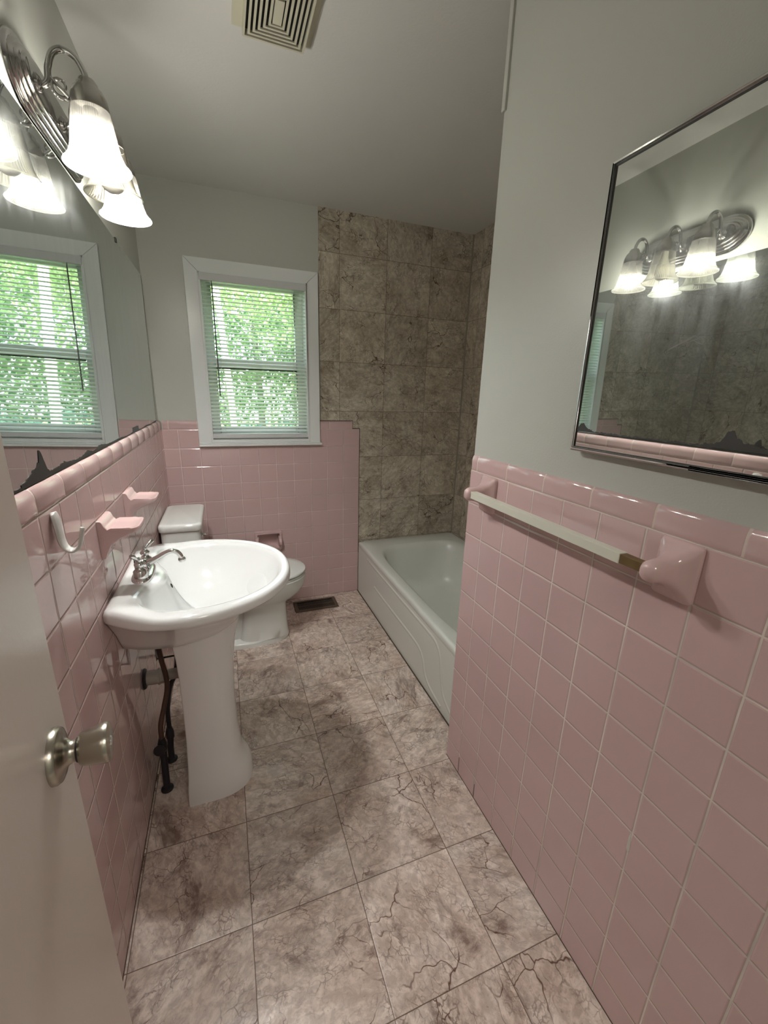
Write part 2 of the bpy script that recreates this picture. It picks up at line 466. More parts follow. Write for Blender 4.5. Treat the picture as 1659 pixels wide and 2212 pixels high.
# cap tiles along the top of the wainscot (one mesh per wall, joints left open over a grout strip)
def cap_run(name, axis, a, b, j0, pitch, face, sgn):
    """bull-nosed cap tiles; face = coordinate of the tile face, sgn = direction into the room"""
    m = MB(); gr = MB()
    prof = [(-.0125, CAP0+.0016), (.0000, CAP0+.0016), (.0008, CAP0+.0030), (.0012, CAP0+.012), (.0012, CAP0+.028)]
    for k in range(9):
        t = PI/2*k/8
        prof.append((.0012 - .0125*(1-math.cos(t)), CAP0+.0300 + (CAP1-CAP0-.0300)*math.sin(t)))
    prof.append((-.0125, CAP1))
    js = []; k = math.floor((a-j0)/pitch)
    x = a
    while x < b-1e-6:
        k += 1; nx = min(b, j0 + k*pitch)
        if nx - x > .004: js.append((x, nx))
        x = nx
    other = 1-axis
    for (u0, u1) in js:
        e = .0011; r = .0025
        rings = []
        for (u, ins) in ((u0+e, .0011), (u0+e+r*.4, .0004), (u0+e+r, 0), (u1-e-r, 0), (u1-e-r*.4, .0004), (u1-e, .0011)):
            ring = []
            for (d, z) in prof:
                dd = d - ins if d > -.006 else d
                zz = z - (ins if z > CAP0+.03 else 0)
                p = [0,0,zz]; p[axis] = u; p[other] = face + sgn*dd
                ring.append(tuple(p))
            rings.append(ring)
        m.loft(rings)
    lo = [0,0,CAP0]; hi = [0,0,CAP1-.003]
    lo[axis], hi[axis] = a, b
    q = sorted((face - sgn*.0065, face - sgn*.0002)); lo[other], hi[other] = q
    lo2 = list(lo); hi2 = list(hi); hi2[2] = CAP1-.012
    gp = [(d_ - (.0005 if d_ > -.01 else 0), min(z_, CAP1-.0006) if z_ > CAP0+.002 else CAP0+.0002) for d_, z_ in prof]
    def gring(u):
        out = []
        for d_, z_ in gp:
            p = [0,0,z_]; p[axis] = u; p[other] = face + sgn*d_
            out.append(tuple(p))
        return out
    gr.loft([gring(a), gring(b)])
    o = m.build(name, M['pink'], ang=60)
    struct(o)
    g = gr.build('grout', M['pinkgrout'], parent=o, smooth=False)
    return o
o = cap_run('trim_4', 1, YN, -.004, -1.785, .1524, XL, 1); o['label'] = 'pink bullnose cap tiles along the left wall'; o['category'] = 'tile trim'
o = cap_run('trim_5', 1, YN, YE-.004, -1.5566, .1535, XR, -1); o['label'] = 'pink bullnose cap tiles along the right partition'; o['category'] = 'tile trim'
o = cap_run('trim_6', 0, .004, CX0-.001, .036, .1524, 0, -1); o['label'] = 'pink bullnose cap tiles left of the window'; o['category'] = 'tile trim'
o = cap_run('trim_7', 0, CX1+.004, 1.129, .976, .1524, 0, -1); o['label'] = 'pink bullnose cap tiles right of the window'; o['category'] = 'tile trim'

# dark line where the walls meet the floor
m = MB(); m.box((XL-.001, YN, 0), (XL+.002, 0, .0008)); m.box((XR-.002, YN, 0), (XR+.001, YE, .0008)); m.box((0,-.002,0),(TX0,.001,.0008))
m.box((TX0-.0045, YE, 0), (TX0+.001, 0, .003))
struct(m.build('baseboard_joint', M['caulk'], smooth=False), 'dark line where tile meets floor', 'joint')
# dark open joint at the foot of the partition and a smear of grout on its tiles
m = MB(); m.box((XR-.0006, -1.6135, 0), (XR+.001, -1.6115, .072)); m.box((XR-.0005, -1.7229,0), (XR+.001,-1.7211,.06))
struct(m.build('trim_8', M['caulk'], smooth=False), 'black open joint at the foot of the partition tile', 'joint')
m = MB()
m.loft([[(XR-.0008+dx, y, z) for dx, y, z in ((0,-2.267,.528),(0,-2.2705,.500),(0,-2.2725,.478),(0,-2.269,.4665),(0,-2.2650,.478),(0,-2.2642,.505))],
        [(XR+.0005, y, z) for y, z in ((-2.267,.529),(-2.271,.500),(-2.273,.478),(-2.269,.466),(-2.2645,.478),(-2.2637,.505))]])
tag(m.build('grout_smear', M['scuff']), 'pale drip of grout dried on the pink right wall tile', 'smear')

# ================================================================= window
CY = -.012
win = thing('window_1', 'white framed sash window over the pink tile', 'window', (.55, 0, 1.1), kind='structure')
def quadbar(mb, pts, y0, y1):
    mb.loft([[(x, y0, z) for x, z in pts], [(x, y1, z) for x, z in pts]])
m = MB()
i0, i1, k0, k1 = WX0+.002, WX1-.002, WZ0-.006, WZ1-.012
quadbar(m, [(CX0, 1.10), (i0, 1.10), (i0, k1), (CX0, 2.082)], CY, PX)
quadbar(m, [(i1, 1.10), (CX1, 1.10), (CX1, 2.082), (i1, k1)], CY, PX)
quadbar(m, [(CX0+.0004, 2.0824), (i0+.0004, k1+.0004), (i1-.0004, k1+.0004), (CX1-.0004, 2.0824)], CY, PX)
m.build('casing', M['trim'], win, win, bevel=.002)
m = MB()   # thin inner bead round the opening
for lo, hi in (((i0, CY-.004, 1.12), (i0+.012, .03, k1)), ((i1-.012, CY-.004, 1.12), (i1, .03, k1)), ((i0, CY-.004, k1-.012), (i1, .03, k1))):
    m.box(lo, hi)
m.build('inner_bead', M['trim'], win, win, bevel=.0015)
m = MB(); m.box((CX0-.001, -.028, 1.083), (CX1+.010, .0, 1.096)); m.box((CX0, -.018, 1.096), (CX1, PX, 1.104)); m.box((i0, -.013, 1.104), (i1, .1, 1.122))
m.build('sill', M['trim'], win, win, bevel=.003)
m = MB()   # jambs of the opening
m.box((WX0, .006, WZ0), (WX0+.012, .15, WZ1)); m.box((WX1-.012, .006, WZ0), (WX1, .15, WZ1)); m.box((WX0, .006, WZ1-.012), (WX1, .15, WZ1)); m.box((WX0, .006, WZ0-.001), (WX1, .15, WZ0+.012))
m.build('jamb', M['sash'], win, win, smooth=False)
def sash(name, z0, z1, y0, y1, bot):
    m = MB(); sw = .048; x0, x1 = WX0+.012, WX1-.012
    m.box((x0, y0, z0), (x0+sw, y1, z1)); m.box((x1-sw, y0, z0), (x1, y1, z1))
    m.box((x0+sw, y0, z0), (x1-sw, y1, z0+bot)); m.box((x0+sw, y0, z1-.042), (x1-sw, y1, z1))
    s = m.build(name, M['sash'], win, win, bevel=.003)
    ym = (y0+y1)/2
    p = MB(); p.box((x0+sw-.004, ym-.0015, z0+bot-.004), (x1-sw+.004, ym+.0015, z1-.038))
    p.build('pane', M['pane'], s, win, smooth=False)
    return s
sash('upper_sash', 1.545, 2.018, .105, .135, .030)
lower = sash('lower_sash', 1.134, 1.575, .068, .100, .050)
m = MB(); m.box((WX0+.062, .064, 1.527), (WX1-.062, .070, 1.5345)); m.build('dark_strip', M['dark_strip'], lower, win, smooth=False)  # dark strip along the underside of the meeting rail
m = MB(); m.box((.53, .060, 1.568), (.575, .085, 1.582)); m.tube([(.535,.07,1.583),(.552,.064,1.590),(.572,.066,1.585)], .005, 8)
m.build('sash_lock', M['sash'], lower, win, bevel=.002)

# ================================================================= blind
bl = thing('window_blind', 'white mini blind with half open slats hanging in the window', 'blind', (.55, .02, 2.0))
bx0, bx1 = .268, .834
m = MB(); m.box((bx0-.004, -.020, 1.974), (bx1+.004, .022, 2.012)); m.build('headrail', M['blind'], bl, bl, bevel=.002)
m = MB(); ns = 40; z_hi, z_lo = 1.962, 1.174
tilt = math.radians(25); hw = .0125; yc = .006
for k in range(ns):
    z = z_hi + (z_lo - z_hi)*k/(ns-1)
    tk = tilt*(.96 + .08*random.random())
    prof = []
    for s in (-1, -.5, 0, .5, 1):
        cam = .0016*(1-s*s)
        prof.append((yc + s*hw*math.cos(tk) - cam*math.sin(tk), z + s*hw*math.sin(tk) + cam*math.cos(tk)))
    poly = prof + [(y, z2-.0004) for y, z2 in reversed(prof)]
    m.loft([[(bx0, y, z2) for y, z2 in poly], [(bx1, y, z2) for y, z2 in poly]])
m.build('slats', M['slat'], bl, bl)
m = MB(); m.box((bx0, -.012, 1.130), (bx1, .018, 1.156)); m.build('bottom_rail', M['blind'], bl, bl, bevel=.002)
for x in (.345, .757):
    m = MB(); m.tube([(x, -.0075, 1.99), (x, -.0075, 1.145)], .0007, 6); m.tube([(x, .019, 1.99), (x, .019, 1.145)], .0007, 6)
    m.build('ladder_cord', M['cord'], bl, bl)
m = MB(); m.tube([(.3255, -.014, 1.980), (.3255, -.021, 1.970), (.3262, -.023, 1.955), (.327, -.023, 1.375)], [.0015,.002,.0034,.0034], 8)
m.build('tilt_wand', M['wand'], bl, bl)

# ================================================================= outside
m = MB(); m.box((-14, .4, -.75), (14, 26, -.6))
struct(m.build('ground', M['grass'], smooth=False), 'sunny lawn outside the window', 'lawn')

def leaves(mb, c, rad, n, size):
    for _ in range(int(n*1.9)):
        while True:
            p = Vector((random.uniform(-1,1), random.uniform(-1,1), random.uniform(-1,1)))
            if .35 < p.length < 1: break
        nz = mnoise.noise(p*2.3 + Vector(c))
        if nz < -.12: continue
        p = Vector((p.x*rad[0], p.y*rad[1], p.z*rad[2])) + Vector(c)
        s = size*.78*random.uniform(.6, 1.3)
        d = Vector((random.gauss(0,1), random.gauss(0,1), random.gauss(0,.7)-.5)).normalized()
        w = d.orthogonal().normalized(); w.rotate(Matrix.Rotation(random.uniform(0, 6.28), 3, d))
        w *= s*.42; l = d*s
        mb.add([p, p+l*.5+w, p+l, p+l*.5-w], [(0,1,2,3)])

def tree(name, label, base, top, r0, r1, bark, leaf, blobs, n, size, group='trees outside the window'):
    t = thing(name, label, 'tree', base, group)
    b = Vector(base); tp = Vector(top)
    path = catmull([b, b.lerp(tp, .35)+Vector((.02,0,0)), b.lerp(tp, .7)-Vector((.015,0,0)), tp], 4)
    rr = [r0 + (r1-r0)*i/(len(path)-1) for i in range(len(path))]
    MB().tube(path, rr, 10).build('trunk', bark, t, t)
    m = MB()
    tot = sum(r[0]*r[2] for _, r in blobs)
    for c, r in blobs: leaves(m, c, r, int(n*r[0]*r[2]/tot), size)
    m.build('foliage', leaf, t, t, smooth=False)
    return t
tree('tree', 'slender tree with a white sunlit trunk at the left edge of the window', (.54, 5.0, -.6), (.31, 5.0, 4.6), .055, .040, M['bark'], M['leafA'],
     [((.9, 5.8, 3.6), (1.3, .7, 1.1)), ((-.2,6.0,4.2),(1.0,.6,.9))], 1700, .11)
tree('tree', 'pale trunked tree seen through the blind in the wall mirror', (2.02, 5.0, -.6), (1.84, 5.1, 4.8), .075, .055, M['bark'], M['leafA'],
     [((2.3, 5.7, 3.7), (1.3, .7, 1.2)), ((1.5, 5.9, 2.8),(.8,.5,.6))], 2000, .11)
tree('tree', 'bushy mid green tree filling the middle of the window', (1.25, 8.4, -.6), (1.15, 8.4, 4.0), .10, .05, M['bark2'], M['leafB'],
     [((1.1, 7.6, 2.5), (1.1, .8, 1.0)), ((.4,7.9,1.2),(.9,.6,.8)), ((1.9,7.8,1.4),(.8,.6,1.0))], 3600, .12)
tree('tree', 'tall light green tree behind the others at the right of the window', (2.4, 10.2, -.6), (2.3, 10.2, 5.5), .12, .06, M['bark2'], M['leafA'],
     [((1.7, 9.6, 3.8), (1.6, .9, 1.5)), ((3.0, 9.8, 2.6), (1.3,.8,1.6)), ((3.9,9.6,4.2),(1.3,.8,1.4))], 4600, .13)
tree('tree', 'dark green spreading tree seen only in the wall mirror', (4.4, 8.6, -.6), (4.3, 8.6, 4.5), .12, .06, M['bark'], M['leafB'],
     [((4.2, 8.0, 2.9), (1.2, .8, 1.5)), ((3.2, 8.2, 1.2), (.9,.6,.9)), ((5.2,8.2,1.6),(1.0,.7,1.2))], 3600, .13)
for nm, lab, c, r, n in (('shrub', 'round blue green shrub low in the middle of the window', (.95, 5.9, .1), (.75, .5, .75), 1500),
                         ('shrub', 'wide blue green shrub low at the right of the window', (2.1, 6.6, .15), (1.0, .5, .8), 1700),
                         ('shrub', 'blue green shrub low in the mirrored window', (3.4, 6.4, .1), (.9, .5, .8), 1500)):
    s = thing(nm, lab, 'shrub', (c[0], c[1], -.6), 'shrubs outside the window')
    MB().tube([(c[0],c[1],-.6),(c[0]+.03,c[1],-.2),(c[0],c[1],.2)], [.03,.025,.015], 8).build('stem', M['bark2'], s, s)
    m = MB(); leaves(m, c, r, n, .10); m.build('foliage', M['leafC'], s, s, smooth=False)

hd = thing('hedge', 'dense green hedge closing the far side of the lawn', 'hedge', (1.5, 13.2, -.6))
m = MB()
for hx_ in range(9): leaves(m, (-4+hx_*1.5, 13.2 + .3*(hx_%2), 1.5+.5*(hx_%3)), (1.2, .6, 2.3), 900, .16)
m.build('foliage', M['leafB'], hd, hd, smooth=False)
for hx_ in range(9): MB().tube([(-4+hx_*1.5,13.3,-.6),(-4+hx_*1.5,13.3,1.6)], .04, 8).build('stem', M['bark2'], hd, hd)

# ================================================================= door
DX, DY = .105, -2.119
DA = math.radians(5.5)
door = thing('door_1', 'white painted door standing open along the left wall', 'door', (DX, DY, .012), kind='structure')
door.rotation_euler = (0, 0, DA)
m = MB(); m.box((DX-.035, DY-.71, .012), (DX, DY, 2.04)); m.build('panel', M['door'], door, door, bevel=.002)
kc = Vector((DX, DY-.064, .981))
knob = MB()
knob.lathe(kc, (1,0,0), [(.0335,0),(.0335,.0045),(.0315,.008),(.026,.0105),(.018,.0125),(.0145,.016),(.0132,.020),(.0132,.024),(.0140,.026)], 40)
k = knob.build('door_knob', M['satin'], door, door)
m = MB(); m.lathe(kc + Vector((.0258,0,0)), (1,0,0), [(.0150,0),(.0185,.0015),(.0202,.004),(.0242,.025),(.0248,.029),(.0238,.0322),(.0165,.0342),(.006,.0332),(.001,.0330)], 40)
m.build('grip', M['satin'], k, door)
m = MB(); m.lathe(kc + Vector((.0240,0,0)), (1,0,0), [(.0145,0),(.0150,.0025)], 32); m.build('collar', M['dark'], k, door)
m = MB(); m.lathe(kc + Vector((.0586,0,0)), (1,0,0), [(.0062,0),(.0056,.0018),(.003,.0024)], 20); m.build('lock_button', M['chrome'], k, door)

# ================================================================= wall mirror on the left
mr = thing('wall_mirror', 'wide frameless mirror on the left wall above the pink tile', 'mirror', (0, -1.0, 1.946))
mr.rotation_euler = (0, .0140, 0)
MY0, MY1, MZ0, MZ1 = -1.93, -.100, CAP1+.002, 1.946
m = MB(); m.box((-.0042, MY0, MZ0), (0, MY1, MZ1)); m.build('glass', M['mirrorL'], mr, mr, smooth=False)
def ragged(mb, y0, y1, base, fn, x, n=60, sgn=1):
    """a ragged dark patch of lost silvering growing up from the lower edge"""
    up = []; 
    for i in range(n+1):
        y = y0 + (y1-y0)*i/n
        h = fn(i/n) * (1 + .28*mnoise.noise(Vector((y*160, base, 3.1)))) + .0022*mnoise.noise(Vector((y*420, 1, base)))
        up.append((y, base + max(.0012, h)))
    rows = [(y, base) for y, _ in up]
    vs = []; fs = []
    for (ya, za), (yb, zb) in zip(up, rows):
        vs += [(x, ya, za), (x, yb, zb), (x - sgn*.0005, ya, za), (x - sgn*.0005, yb, zb)]
    for i in range(n):
        a = 4*i; b = a+4
        fs += [(a, a+1, b+1, b), (a+2, b+2, b+3, a+3), (a, b, b+2, a+2), (a+1, a+3, b+3, b+1)]
    fs += [(0,2,3,1), (4*n, 4*n+1, 4*n+3, 4*n+2)]
    mb.add(vs, fs)
def bump_(c, w, h): return lambda t: h*math.exp(-((t-c)/w)**2)
m = MB()
ragged(m, MY0, MY1, MZ0, lambda t: .0035 + .0012*math.sin(t*40), .0006, 160)
ragged(m, -1.80, -1.50, MZ0, lambda t: .008 + bump_(.35,.05,.036)(t) + bump_(.25,.14,.018)(t) + bump_(.75,.12,.006)(t), .0009, 80)
ragged(m, -1.50, -.95, MZ0, lambda t: .006 + bump_(.2,.06,.009)(t) + bump_(.45,.09,.008)(t), .0008, 80)
ragged(m, -.80, -.60, MZ0, lambda t: .003 + (.016 if .2 < t < .85 else 0), .0008, 60)
m.build('silver_loss', M['silverloss'], mr, mr, smooth=False)
m = MB(); m.box((-.004, -.66, MZ1-.008), (.003, -.645, MZ1+.008)); m.build('clip', M['dark'], mr, mr, bevel=.001)
m = MB(); m.box((-.0042, MY1, MZ0), (.0004, MY1+.0025, MZ1)); m.build('end_edge', M['silverloss'], mr, mr, smooth=False)

# ================================================================= vanity light
VY, VZ = -1.253, 2.022
vl = thing('vanity_light', 'chrome three arm vanity light with ribbed bell glass shades above the left mirror', 'wall light', (-PX, VY, VZ))
def stadium(hl, hh, x, k=14):
    out = []
    e = min(hl*.55, .085)
    for s, a0 in ((1, -PI/2), (-1, PI/2)):
        for i in range(k+1):
            a = a0 + PI*i/k
            out.append((x, VY + s*(hl-e) + e*math.cos(a), VZ + hh*math.sin(a)))
    return out
m = MB(); rings = []
lv = [(.240,.0675,-PX),(.240,.0675,.000),(.237,.0655,.004),(.232,.0590,.005),(.230,.0575,.010),(.228,.0555,.012),(.229,.0490,.0125),(.227,.0475,.017),(.224,.0455,.019),(.216,.0395,.0195),(.214,.038,.024),(.210,.0355,.026),(.196,.026,.0265)]
m.loft([stadium(a, b, c) for a, b, c in lv]); m.build('backplate', M['fixture'], vl, vl, ang=40)
SX = .117
shade_prof = [(.0345, 1.9985), (.0360, 1.992), (.0385, 1.975), (.0415, 1.955), (.0440, 1.935), (.0475, 1.915), (.0530, 1.899), (.0610, 1.888), (.0655, 1.8845)]
for i, yy in enumerate((-1.41, -1.253, -1.098)):
    m = MB()
    pth = catmull([(.018, yy, 2.018), (.034, yy, 2.016), (.045, yy, 2.026), (.049, yy, 2.050), (.060, yy, 2.076), (.080, yy, 2.0865), (.101, yy, 2.078), (.114, yy, 2.056), (SX, yy, 2.036)], 6)
    m.tube(pth, .0064, 12)
    m.lathe((.0255, yy, 2.018), (1,0,0), [(.016,0),(.016,.004),(.011,.008),(.006,.010)], 20)
    arm = m.build('arm', M['fixture'], vl, vl)
    sp = []
    for q in range(40):
        t = q/39; a = -2.2 + t*7.2; r = .0215*(1-t*.80)
        sp.append((.0672 + r*math.cos(PI+a*-1), yy, 2.020 + r*math.sin(PI+a*-1)))
    sp = [(.047, yy, 2.036)] + sp
    MB().tube(sp, [.0042 - .0020*k/len(sp) for k in range(len(sp))], 8).build('scroll', M['fixture'], arm, vl)
    m = MB(); m.lathe((SX, yy, 0), (0,0,1), [(.006,2.046),(.0150,2.043),(.0200,2.036),(.0215,2.030),(.0280,2.024),(.0345,2.010),(.0370,1.996),(.0370,1.988),(.0350,1.988),(.0330,2.004),(.0150,2.012)], 32)
    m.build('socket', M['nickel'], vl, vl)
    # ribbed bell shade: thin glass, thicker rolled rim
    n = 112; rings = []
    for r, z in shade_prof:
        rings.append([(SX + (r + .0012*((-1)**(j)) * min(1, (2.0-z)/.02))*math.cos(2*PI*j/n), yy + (r + .0012*((-1)**(j))*min(1,(2.0-z)/.02))*math.sin(2*PI*j/n), z) for j in range(n)])
    def ring(r, z): return [(SX + r*math.cos(2*PI*j/n), yy + r*math.sin(2*PI*j/n), z) for j in range(n)]
    rings.append(ring(.0668, 1.8835)); rings.append(ring(.0672, 1.8815)); rings.append(ring(.0662, 1.8798)); rings.append(ring(.0640, 1.8812))
    m = MB(); m.loft(rings, False, False)
    sh = m.build('shade', M['shade'], vl, vl, ang=22)
    m = MB(); m.lathe((SX, yy, 0), (0,0,1), [(.001,1.8880),(.012,1.8895),(.0210,1.895),(.0272,1.904),(.0295,1.917),(.0285,1.928),(.0262,1.936),(.0100,1.9365)], 20)
    b = m.build('bulb', M['bulboff'] if i == 1 else M['bulbon'], vl, vl)
    m = MB(); m.lathe((SX, yy, 0), (0,0,1), [(.0262,1.9362),(.0250,1.943),(.0200,1.957),(.0150,1.970),(.0135,1.992)], 20)
    m.build('bulb_base', M['bulboff'], b, vl)
    b['label'] = ('unlit white bulb inside the middle shade', 'lit bulb inside the shade')[0 if i == 1 else 1]

vl.location += Vector((-.0085, 0, .011))

# ================================================================= ceiling exhaust grille
ex = thing('exhaust_fan_grille', 'ivory plastic exhaust fan grille with concentric louvres on the ceiling', 'vent', (.55, -1.23, ZC))
m = MB(); m.box((.436, -1.355, ZC-.006), (.662, -1.113, ZC)); m.build('flange', M['beige'], ex, ex, bevel=.0015)
gx0, gx1, gy0, gy1 = .464, .640, -1.352, -1.116
m = MB(); m.box((gx0+.004, gy0+.004, ZC-.010), (gx1-.004, gy1-.004, ZC-.006)); m.build('opening', M['dark'], ex, ex, smooth=False)  # dark plate puts the shaded hollow behind the louvres into colour
m = MB()
def rect_ring(mb, x0, y0, x1, y1, w, z0, z1):
    mb.box((x0,y0,z0),(x1,y0+w,z1)); mb.box((x0,y1-w,z0),(x1,y1,z1)); mb.box((x0,y0+w,z0),(x0+w,y1-w,z1)); mb.box((x1-w,y0+w,z0),(x1,y1-w,z1))
rect_ring(m, gx0, gy0, gx1, gy1, .006, ZC-.026, ZC-.006)
m.build('rim', M['beige'], ex, ex, smooth=False)
m = MB()
for k in range(1, 6):
    s = .0132*k
    rect_ring(m, gx0+s, gy0+s, gx1-s, gy1-s, .0064, ZC-.026, ZC-.0225)
m.build('louvres', M['beige'], ex, ex, smooth=False)
m = MB(); s = .0132*5.9; m.box((gx0+s-.002, gy0+s, ZC-.027), (gx1-s+.002, gy1-s, ZC-.010)); m.build('centre_plate', M['beige'], ex, ex, bevel=.001)
m = MB(); m.sphere((.545, -1.103, ZC), .0035, 10, 6, .5)
tag(m.build('ceiling_nail', M['dark']), 'tiny dark nail head in the ceiling beside the exhaust grille', 'nail')

# ================================================================= medicine cabinet on the right wall
CYA, CYB, CZA, CZB = -1.955, -2.42, 1.306, 1.858
mc = thing('medicine_cabinet', 'mirrored medicine cabinet with a thin steel frame on the right wall', 'cabinet', (XR+.006, -1.955, 1.3))
mc.rotation_euler = (0, 0, math.radians(-1.15))
fx = XR + .006 - .026
m = MB(); m.box((fx+.009, CYB+.022, CZA+.022), (XR+.006, CYA-.022, CZB-.022)); m.build('body', M['steel'], mc, mc, bevel=.002)
m = MB(); m.box((fx+.004, CYB+.006, CZA+.006), (fx+.009, CYA-.006, CZB-.006)); m.build('mirror', M['mirrorR'], mc, mc, smooth=False)
m = MB()
def frame_ring(d0, d1, xa, xb):
    a = [(CYB+d0,CZA+d0),(CYA-d0,CZA+d0),(CYA-d0,CZB-d0),(CYB+d0,CZB-d0)]
    b = [(CYB+d1,CZA+d1),(CYA-d1,CZA+d1),(CYA-d1,CZB-d1),(CYB+d1,CZB-d1)]
    for i in range(4):
        j = (i+1)%4
        q = [a[i],a[j],b[j],b[i]]
        m.loft([[(xa,y,z) for y,z in q],[(xb,y,z) for y,z in q]])
frame_ring(0, .008, fx+.001, fx+.014); frame_ring(.0025, .0055, fx-.0015, fx+.002)
m.build('frame', M['steel'], mc, mc, bevel=.0006)
m = MB()
frame_ring(.0078, .0098, fx+.0030, fx+.0045)
ragged(m, -2.005, -1.964, CZA+.044, lambda t: .004 + bump_(.68,.25,.012)(t), fx+.0036, 40, -1)
ragged(m, -2.40, -1.966, CZA+.0425, lambda t: .0025, fx+.0037, 120, -1)
ragged(m, -2.34, -2.24, CZA+.044, lambda t: .004 + bump_(.62,.12,.020)(t) + bump_(.4,.2,.006)(t), fx+.0035, 60, -1)
m.build('silver_loss', M['silverloss'], mc, mc, smooth=False)

g_ = NT('wipe_film'); t_ = g_.n('ShaderNodeBsdfTransparent'); d_ = g_.n('ShaderNodeBsdfDiffuse'); d_.inputs[0].default_value = (.8,.8,.8,1)
x_ = g_.n('ShaderNodeMixShader'); x_.inputs[0].default_value = .16
g_.t.links.new(t_.outputs[0], x_.inputs[1]); g_.t.links.new(d_.outputs[0], x_.inputs[2])
film = g_.out(x_.outputs[0])
for ya, za, yb, zb, wd in ((-2.131,1.498,-2.175,1.519,.0016),(-2.150,1.507,-2.206,1.531,.0022),(-2.168,1.511,-2.208,1.523,.0013),(-2.185,1.516,-2.203,1.508,.0010),(-2.175,1.477,-2.194,1.482,.0010),(-2.165,1.586,-2.186,1.596,.0012),(-2.160,1.590,-2.196,1.611,.0010),(-2.19,1.470,-2.203,1.474,.0008)):
    a_, b_ = Vector((fx+.0038, ya, za)), Vector((fx+.0038, yb, zb)); mid = (a_+b_)/2; nn = Vector((0, -(zb-za), yb-ya)).normalized()*wd
    MB().add([a_, mid+nn, b_, mid-nn], [(0,1,2,3)]).build('wipe_mark', film, mc, mc, smooth=False)

# ================================================================= towel bar
tb = thing('towel_bar', 'white towel bar between pink ceramic posts on the right wall', 'towel bar', (XR, -1.93, 1.12))
def post(yc):
    m = MB(); rings = []
    for d, hy, hz, cz, r in ((-.001,.0385,.0565,1.1225,.008),(.006,.0385,.0565,1.1225,.009),(.0095,.0365,.0545,1.1225,.011),(.014,.0315,.0475,1.123,.014),(.024,.0245,.036,1.124,.016),
                           (.036,.0205,.028,1.1255,.017),(.050,.0190,.0235,1.127,.0175),(.064,.0185,.0215,1.128,.0180),(.076,.0170,.0195,1.128,.0165),(.083,.0125,.0145,1.128,.012),(.0865,.006,.007,1.128,.0055)):
        pts = rrect(yc, cz, hy, hz, r, 6)
        rings.append([(XR-d, y, z) for y, z in pts])
    m.loft(rings)
    return m.build('post', M['pink'], tb, tb, ang=60)
post(-1.6345); post(-2.2335)
b = .0105; bxc, bzc = XR-.066, 1.129
bar = MB().box((bxc-b, -2.172, bzc-b), (bxc+b, -1.640, bzc+b)).build('bar', M['barw'], tb, tb, bevel=.0012)
o = MB().box((bxc-b+.0015, -2.228, bzc-b+.0015), (bxc+b-.0015, -2.172, bzc+b-.0015)).build('wooden_core', M['barb'], tb, tb, bevel=.0008)
o['label'] = 'bare brown wood end of the towel bar'

# ================================================================= ceramic dishes and hook on the left wall
def dish(yc, label):
    d = thing('soap_dish', label, 'soap dish', (0, yc, .962), 'pink ceramic dishes over the sink')
    hw = .0545
    m = MB(); rings = []
    # loft along y; profile in x,z changes towards the rounded ends
    def prof(s):
        e = 1 - abs(s)**6*.10
        zt = 1.0705
        return [(.0002, zt), (.0075, zt), (.0120, zt-.004), (.0165, zt-.016), (.0230, zt-.0245), (.0330, zt-.0270 + .007*abs(s)**8), (.0600, zt-.0285 + .007*abs(s)**8), (.0860*e, zt-.0275 + .006*abs(s)**8),
                (.0910*e, zt-.0235), (.0965*e, zt-.0235), (.0985*e, zt-.0285), (.0965*e, zt-.0345), (.0800*e, zt-.0420), (.0500, zt-.0520), (.0280, zt-.0680), (.0160, zt-.0900), (.0100, zt-.1060), (.0002, zt-.1085)]
    for s in (-1, -.985, -.95, -.88, -.7, -.35, 0, .35, .7, .88, .95, .985, 1):
        w = hw
        sh = 0 if abs(s) < .96 else (abs(s)-.96)/.04
        pr = prof(s)
        rings.append([(max(.0002, x*(1-.06*sh)), yc + s*w, z - (0.001*sh if z > 1.03 else -.001*sh)) for x, z in pr])
    m.loft(rings)
    m.build('tray', M['pink'], d, d, ang=50)
    return d
dish(-1.4035, 'pink ceramic soap dish on the left wall directly above the faucet')
dish(-1.0750, 'farther pink ceramic soap dish on the left wall nearer the toilet')
hk = thing('robe_hook', 'white plastic J shaped hook stuck on the left wall tile', 'hook', (0, -1.73, 1.09))
m = MB()
pl_ = catmull([(.004,-1.728,1.172),(.0065,-1.728,1.160),(.0085,-1.728,1.135),(.010,-1.728,1.112),(.015,-1.728,1.096),(.026,-1.728,1.089),(.037,-1.728,1.096),(.043,-1.728,1.112),(.0475,-1.728,1.132),(.0485,-1.728,1.137)], 5)
rr = []
for i in range(len(pl_)):
    t = i/(len(pl_)-1)
    wy = .0135 + .0055*math.sin(PI*min(1,t*2.2)) if t < .45 else .0140 - .0095*(t-.45)/.55
    rr.append((wy*(.55 if i == 0 else 1), .0045 if t < .4 else .0045 - .001*(t-.4)))
m.tube(pl_, rr, 14, flat=(0,1,0)); m.build('hook', M['hook'], hk, hk, ang=70)

